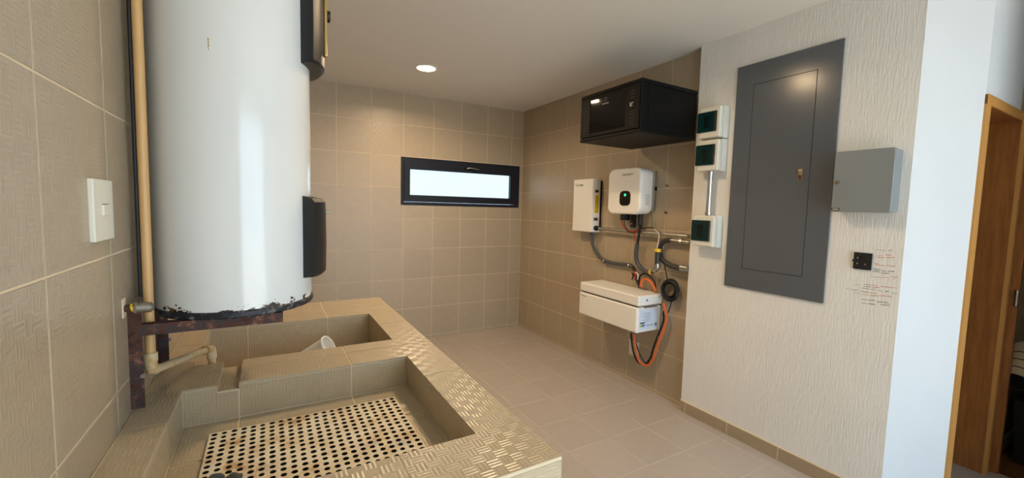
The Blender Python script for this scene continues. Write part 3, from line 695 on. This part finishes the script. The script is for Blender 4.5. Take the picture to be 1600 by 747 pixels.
f4 = empty('flexible_conduit', WP([(1048, 374.6)], -.05)[0], 'dark flexible conduit arching from the corner fitting down to the yellow collar', 'conduit', 'flexible conduits on the right wall')
TU('tube', 'dark_conduit', f4, WP([(1049, 375), (1039, 377), (1032, 383), (1028.0, 391)], [-.045, -.04, -.04, -.04]), .020, 10)
p_ = WP([(1049, 375.5)], -.045)[0]; CY('fitting', 'galv', f4, p_+Vector((0, .012, 0)), (p_.x, -2.485, p_.z-.004), .017)
CY('locknut', 'galv', f4, (p_.x, -2.40, p_.z-.002), (p_.x, -2.42, p_.z-.002), .023, seg=8)
f5 = empty('flexible_conduit', WP([(1050, 416)], -.05)[0], 'dark flexible conduit sweeping from the yellow collar to the plaster corner', 'conduit', 'flexible conduits on the right wall')
TU('tube', 'dark_conduit', f5, WP([(1027.5, 392), (1034, 405), (1046, 414), (1058, 418), (1066, 418.5)], [-.045, -.045, -.05, -.055, -.055]), .021, 10)
p_ = WP([(1064, 418.3)], -.055)[0]; CY('fitting', 'galv', f5, p_, (p_.x, -2.485, p_.z), .025)
cab('power_cable', [(1000, 350), (998.5, 366), (996, 383)], [-.085, -.07, -.045], .010, 'black_rubber', 'thick black cable dropping from the inverter into the grey conduit')
cab('wire', [(971.5, 341), (972.5, 351), (980, 360), (992, 361), (1005, 357), (1017, 356)], [-.09, -.08, -.07, -.07, -.07, -.06], .0042, 'red', 'red wire curving under the inverter from its connector block to the right')
cab('wire', [(975.5, 343), (976, 352), (983, 363), (992, 363), (998, 358)], [-.10, -.085, -.075, -.075, -.07], .0042, 'black_rubber', 'black wire curving under the inverter beside the red one')
cab('wire', [(997, 360), (991, 366), (992, 373), (996, 378)], [-.075, -.075, -.065, -.05], .0042, 'red', 'short red wire loop entering the grey conduit below the inverter')
cab('wire', [(1018.5, 333), (1019, 345), (1018, 356)], [-.05, -.05, -.05], .003, 'green_wire', 'thin green wire hanging from the right underside of the inverter')
cab('wire', [(1003, 357), (1017, 356), (1026, 360), (1031, 366), (1029, 377), (1027, 389)], [-.08, -.085, -.095, -.1, -.10, -.092], .0045, 'black_rubber', 'black wire running from the inverter gland to the yellow collar')
cab('wire', [(1022, 358), (1029.5, 365), (1029, 376), (1026.5, 389)], [-.10, -.108, -.106, -.096], .0045, 'white_wire', 'pale wire bending down into the yellow collar')
cab('wire', [(1034, 381), (1035, 396), (1038.5, 415), (1042, 434), (1043, 445)], -.03, .0042, 'black_rubber', 'thin black wire hanging down to the coiled cable')
cab('wire', [(1050, 466), (1047, 480), (1042, 492)], [-.03, -.03, -.035], .0042, 'black_rubber', 'thin black wire tail below the coiled cable')
def coil_pts(cx, cy_, rx, ry, turns, x):
    rnd = random.Random(5); pts = []
    for k in range(turns):
        s_ = rnd.uniform(.74, 1.14); ox, oy = rnd.uniform(-1.6, 1.6), rnd.uniform(-1.8, 1.8); dx = rnd.uniform(-.02, .02)
        for q in range(9):
            a = 2*math.pi*q/9+.3*k
            pts.append(at(cx+ox+rx*s_*math.cos(a), cy_+oy+ry*s_*math.sin(a), 0, x+dx))
    return pts
tag(TU('cable_coil', 'black_rubber', None, coil_pts(1046.8, 453.2, 11.6, 14.6, 15, -.042), .0056, 6, 3), 'coil of black cable hung on the wall right of the battery', 'cable')
cab('cable_bundle', [(989, 417), (992, 424), (993, 432), (997, 441), (1000, 449)], [-.03, -.03, -.035, -.04, -.05], .013, 'black_rubber', 'black cable bundle leaving the grey conduit down behind the battery')
for k, (mm, dx, wd) in enumerate((('red', 0, 'red'), ('white_wire', 3, 'white'), ('black_rubber', -3, 'black'))):
    cab('connector_lead', [(990+dx, 424+k), (993+dx*1.3, 430), (992+dx*1.5, 437)], -.05, .006, mm, 'short %s connector lead tied in the bundle above the battery' % wd)
cab('battery_cable', [(1001.5, 449), (1002.5, 441), (1007, 436.5), (1013, 437.5), (1019, 444), (1024.5, 455)], [-.08, -.07, -.06, -.06, -.06, -.07], .012, 'orange', 'thick orange cable arching up behind the battery lid')
cab('battery_cable', [(998, 446), (1000, 432), (1007, 427.5), (1016, 432), (1023, 441), (1024, 453)], [-.05, -.045, -.04, -.04, -.04, -.05], .007, 'black_rubber', 'black cable arching behind the orange one above the battery')
lp = [(1036.5, 474), (1040.5, 488), (1041.5, 500), (1037.5, 514), (1031, 530), (1025, 546), (1021, 560), (1014, 569.5), (1007, 570.5), (999.5, 565), (994.5, 552), (992, 538), (990.5, 522)]
lx = [-.10, -.075, -.06, -.06, -.06, -.06, -.06, -.07, -.09, -.11, -.13, -.14, -.15]
cab('battery_cable', lp, lx, .0115, 'orange', 'thick orange cable hanging in a loop below the battery end')
cab('battery_cable', [(x-4.5, y-1.5) for x, y in lp[1:]], lx[1:], .0075, 'black_rubber', 'black cable hanging in a loop alongside the orange loop below the battery')
cab('battery_cable', [(991.5, 524), (995, 540), (1001, 556), (1008, 567), (1014, 566)], [-.13, -.12, -.11, -.09, -.075], .005, 'black_rubber', 'thin black cable inside the loop in front of the outlet')
for (px, py) in ((1031.5, 528.5), (1020.5, 560)):
    c_ = WP([(px-2, py)], -.06)[0]
    tag(TU('cable_tie', 'black_rubber' if py > 540 else 'white_wire', None, [c_+Vector((0, -.022, -.003)), c_+Vector((0, .022, .003))], .004), 'cable tie round the orange loop ' + ('near its lowest bend' if py > 540 else 'level with the battery bottom'), 'cable tie')
tag(TU('wall_anchor', 'rust', None, WP([(1040.5, 331), (1040, 333)], -.004), .012), 'small dark hole in the tile right of the inverter', 'anchor hole')
tag(TU('wall_anchor', 'rust', None, WP([(1042, 289.5), (1042, 291)], -.004), .010), 'small dark hole in the tile above and right of the inverter', 'anchor hole')
# ------------------------------------------------------------------ breaker boxes on the plaster wall
WO = (XW, 0, 0)
def breaker(v0, v1, label):
    b = empty('breaker_box', (XW, -2.65, v0), label, 'breaker box', 'small breaker boxes on the plaster wall')
    FB('base', 'brk_body', b, 'R', WO, 2.566, 2.734, v0, v1, 0, .052, r=.006, seg=3)
    FB('front', 'brk_body', b, 'R', WO, 2.570, 2.730, v0+.004, v1-.004, .050, .088, r=.010, seg=3)
    d = RP('door', 'teal_glass', b, 'R', WO, 2.562, 2.706, v0+.042, v1-.036, .006, .080, .098, edge=.006)
    FB('hinge_strip', 'black_plastic', d, 'R', WO, 2.690, 2.704, v0+.046, v1-.040, .0975, .0995)
    FB('breaker', 'teal_dark', d, 'R', WO, 2.615, 2.655, v0+.070, v1-.066, .0975, .0985)
    FB('knockout', 'brk_body', b, 'R', WO, 2.733, 2.737, v0+.09, v0+.13, .015, .040, r=.001)
breaker(1.990, 2.203, 'white breaker box with teal window, topmost of the three by the plaster corner')
breaker(1.768, 1.984, 'white breaker box with teal window directly under the topmost one')
breaker(1.252, 1.472, 'white breaker box with teal window at the foot of the short steel tube')
st_ = empty('conduit_nipple', (XW-.05, -2.655, 1.47), 'short vertical shiny steel tube linking the middle and lowest breaker boxes', 'conduit')
CY('tube', 'chrome', st_, (XW-.05, -2.655, 1.478), (XW-.05, -2.655, 1.766), .0175)
for z in (1.472, 1.750): CY('coupling', 'chrome', st_, (XW-.05, -2.655, z), (XW-.05, -2.655, z+.018), .021)
# ------------------------------------------------------------------ load centre panel
pn = empty('electrical_panel', (XW, -3.07, 1.0), 'large dark grey electrical panel with hinged door on the plaster wall', 'electrical panel')
RING('trim_plate', 'panel_grey', pn, 'R', WO, (2.780, 3.366, 1.004, 2.432), (2.893, 3.252, 1.134, 2.301), .001, .012)
FB('box_interior', 'panel_gap', pn, 'R', WO, 2.89, 3.255, 1.13, 2.305, .001, .004)
pd = FB('door', 'panel_grey', pn, 'R', WO, 2.8955, 3.2490, 1.1365, 2.2985, .003, .0125, r=.0012)
lt = FB('latch', 'brass', pd, 'R', WO, 3.190, 3.214, 1.690, 1.752, .0125, .017, r=.002)
FB('latch_thumb', 'chrome', lt, 'R', WO, 3.194, 3.210, 1.722, 1.746, .0165, .023, r=.003)
FB('latch_slot', 'rust', lt, 'R', WO, 3.194, 3.210, 1.696, 1.716, .0165, .0175)
# ------------------------------------------------------------------ grey key box
kb = empty('key_box', (XW, -3.525, 1.51), 'grey metal key box with small chrome lock at the plaster corner', 'key box')
RP('body', 'key_grey', kb, 'R', WO, 3.402, 3.648, 1.516, 1.820, .012, 0, .055)
FB('gap', 'panel_gap', kb, 'R', WO, 3.404, 3.6465, 1.518, 1.818, .054, .0605)
kd = RP('door', 'key_grey', kb, 'R', WO, 3.400, 3.650, 1.512, 1.824, .014, .0605, .090, edge=.006)
k_ = CY('lock', 'chrome', kd, (XW-.090, -3.421, 1.665), (XW-.098, -3.421, 1.665), .0105); FB('keyhole', 'black_metal', k_, 'R', WO, 3.4195, 3.4225, 1.660, 1.670, .0978, .0986)
lb = FB('badge', 'black_metal', kd, 'R', WO, 3.404, 3.440, 1.520, 1.531, .0898, .0912); FB('badge_text', 'white_wire', lb, 'R', WO, 3.409, 3.436, 1.5235, 1.5275, .0911, .0915)
# ------------------------------------------------------------------ black wall switch and pen notes
bs = empty('rotary_switch', (XW, -3.527, 1.26), 'square black wall switch plate left of the pen notes', 'switch')
FB('plate', 'black_plastic', bs, 'R', WO, 3.489, 3.566, 1.217, 1.304, 0, .010, r=.002)
FB('rib', 'black_plastic', bs, 'R', WO, 3.495, 3.535, 1.286, 1.292, .010, .016, r=.002)
FB('rib', 'black_plastic', bs, 'R', WO, 3.495, 3.535, 1.225, 1.231, .010, .016, r=.002)
CY('lever', 'black_plastic', bs, (XW-.010, -3.515, 1.262), (XW-.055, -3.505, 1.264), .006, .005)
for u, z in ((3.508, 1.276), (3.508, 1.247), (3.542, 1.245)): CY('screw', 'chrome', bs, (XW-.010, -u, z), (XW-.0125, -u, z), .0042)
rs = random.Random(11)
def stroke(bm, p0, p1, w_, amp=0.0, step=2.2):
    "pen stroke between two photo points on the plaster; zigzag when amp > 0"
    n_ = max(1, int(math.hypot(p1[0]-p0[0], p1[1]-p0[1])/step)) if amp else 1
    q = []
    for k in range(n_+1):
        t_ = k/n_; jx = rs.uniform(-.4, .4) if amp else 0; jy = (amp if k % 2 else -amp)*rs.uniform(.4, 1) if amp else 0
        q.append(at(p0[0]+(p1[0]-p0[0])*t_+jx, p0[1]+(p1[1]-p0[1])*t_+jy, 0, XW))
    for a, b in zip(q, q[1:]):
        d = (b-a).normalized(); nn = Vector((0, -d.z, d.y))*w_/2; vs = []
        for dx in (.0008, -.0006): vs.append([bm.verts.new(Vector((XW-.0004+dx*.5, p.y, p.z))+s*nn) for p, s in ((a, 1), (b, 1), (b, -1), (a, -1))])
        bm.faces.new(vs[1]); 
        for k in range(4): bm.faces.new((vs[0][k], vs[0][(k+1) % 4], vs[1][(k+1) % 4], vs[1][k]))
G1 = lambda x, y: (1325+x/14.94, 380+y/14.94)
G2 = lambda x, y: (1315+x/13.58, 430+y/13.58)
notes = {'ink_black': [], 'ink_red': [], 'ink_faint': []}
L_, W_ = 0, 1
notes['ink_faint'] += [(G1(640, 155), G1(880, 172), L_), (G1(930, 168), G1(1030, 172), W_), (G2(265, 200), G2(385, 208), L_), (G2(100, 290), G2(150, 292), W_), (G2(190, 300), G2(355, 325), W_), (G2(255, 375), G2(375, 388), L_), (G2(615, 300), G2(720, 310), W_), (G2(780, 325), G2(860, 340), W_), (G2(1060, 372), G2(1190, 402), L_)]
notes['ink_black'] += [(G1(560, 595), G1(770, 605), L_), (G1(570, 650), G1(755, 680), L_), (G1(620, 628), G1(745, 645), W_), (G1(790, 640), G1(900, 658), W_), (G1(935, 650), G1(1080, 660), W_), (G1(790, 700), G1(960, 705), W_), (G2(485, 195), G2(620, 212), L_), (G2(475, 235), G2(620, 255), L_), (G2(440, 272), G2(590, 292), L_), (G2(410, 343), G2(570, 365), L_), (G2(930, 340), G2(1005, 346), W_), (G2(415, 505), G2(545, 525), L_), (G2(420, 590), G2(535, 605), L_), (G2(575, 530), G2(705, 540), W_), (G2(755, 562), G2(985, 585), W_), (G2(570, 605), G2(715, 622), W_), (G2(840, 625), G2(1015, 642), W_)]
notes['ink_red'] += [(G1(660, 285), G1(800, 290), L_), (G1(885, 275), G1(1010, 280), W_), (G1(675, 325), G1(850, 345), W_), (G1(880, 335), G1(1080, 335), W_), (G1(600, 470), G1(720, 475), L_), (G1(640, 500), G1(765, 520), W_), (G1(790, 520), G1(850, 525), W_), (G1(900, 520), G1(1095, 540), W_), (G2(610, 38), G2(820, 45), L_), (G2(830, 48), G2(1000, 52), L_), (G2(1050, 32), G2(1195, 42), W_), (G2(1080, 75), G2(1130, 78), W_), (G2(640, 210), G2(755, 215), W_), (G2(650, 255), G2(805, 265), W_), (G2(830, 240), G2(1045, 262), W_), (G2(1050, 262), G2(1180, 270), L_), (G2(420, 405), G2(580, 428), L_), (G2(590, 375), G2(740, 388), W_), (G2(610, 430), G2(770, 442), W_), (G2(795, 430), G2(1060, 455), W_)]
nt = empty('pen_notes', (XW, -3.6, 1.1), 'red and black handwritten pen notes on the plaster beside the black switch', 'handwriting')
for mm, ls in notes.items():
    bm = bmesh.new()
    for p0, p1, kind_ in ls: stroke(bm, p0, p1, .0016 if kind_ == W_ else .0018, .95 if kind_ == W_ else 0.0, 1.3)
    obj({'ink_black': 'black_writing', 'ink_red': 'red_writing', 'ink_faint': 'faint_writing'}[mm], bm, mm, nt)['kind'] = 'stuff'
# ------------------------------------------------------------------ things glimpsed past the door
cs = empty('black_case', (1.35, -3.93, 0), 'black case standing on the wooden floor past the doorway', 'case')
bm = bmesh.new(); loft(bm, [[Vector(p) for p in r_] for r_ in (((1.24, -3.90, .002), (1.75, -3.86, .002), (1.75, -4.10, .002), (1.24, -4.10, .002)), ((1.10, -3.90, .425), (1.75, -3.86, .425), (1.75, -4.10, .425), (1.10, -4.10, .425)))]); obj('body', bm, 'black_rubber', cs)
B('lid', 'black_metal', cs, 1.10, 1.75, -4.10, -3.885, .425, .440, r=.004)
ro = empty('mat_roll', (1.3, -3.95, .44), 'cream rolled mat with dark bands leaning above the black case', 'roll')
r0, r1 = at(1588, 596, 0, 1.16), at(1611, 548, 0, 1.36); rd = (r1-r0).normalized()
CY('roll', 'mat_roll', ro, r0, r1, .075, seg=32)
CY('end_cap', 'black_rubber', ro, r0-rd*.004, r0, .068, seg=32)
for t_ in (.05, .11, .17): CY('band', 'rust', ro, r0+rd*t_, r0+rd*(t_+.007), .0757, seg=32)
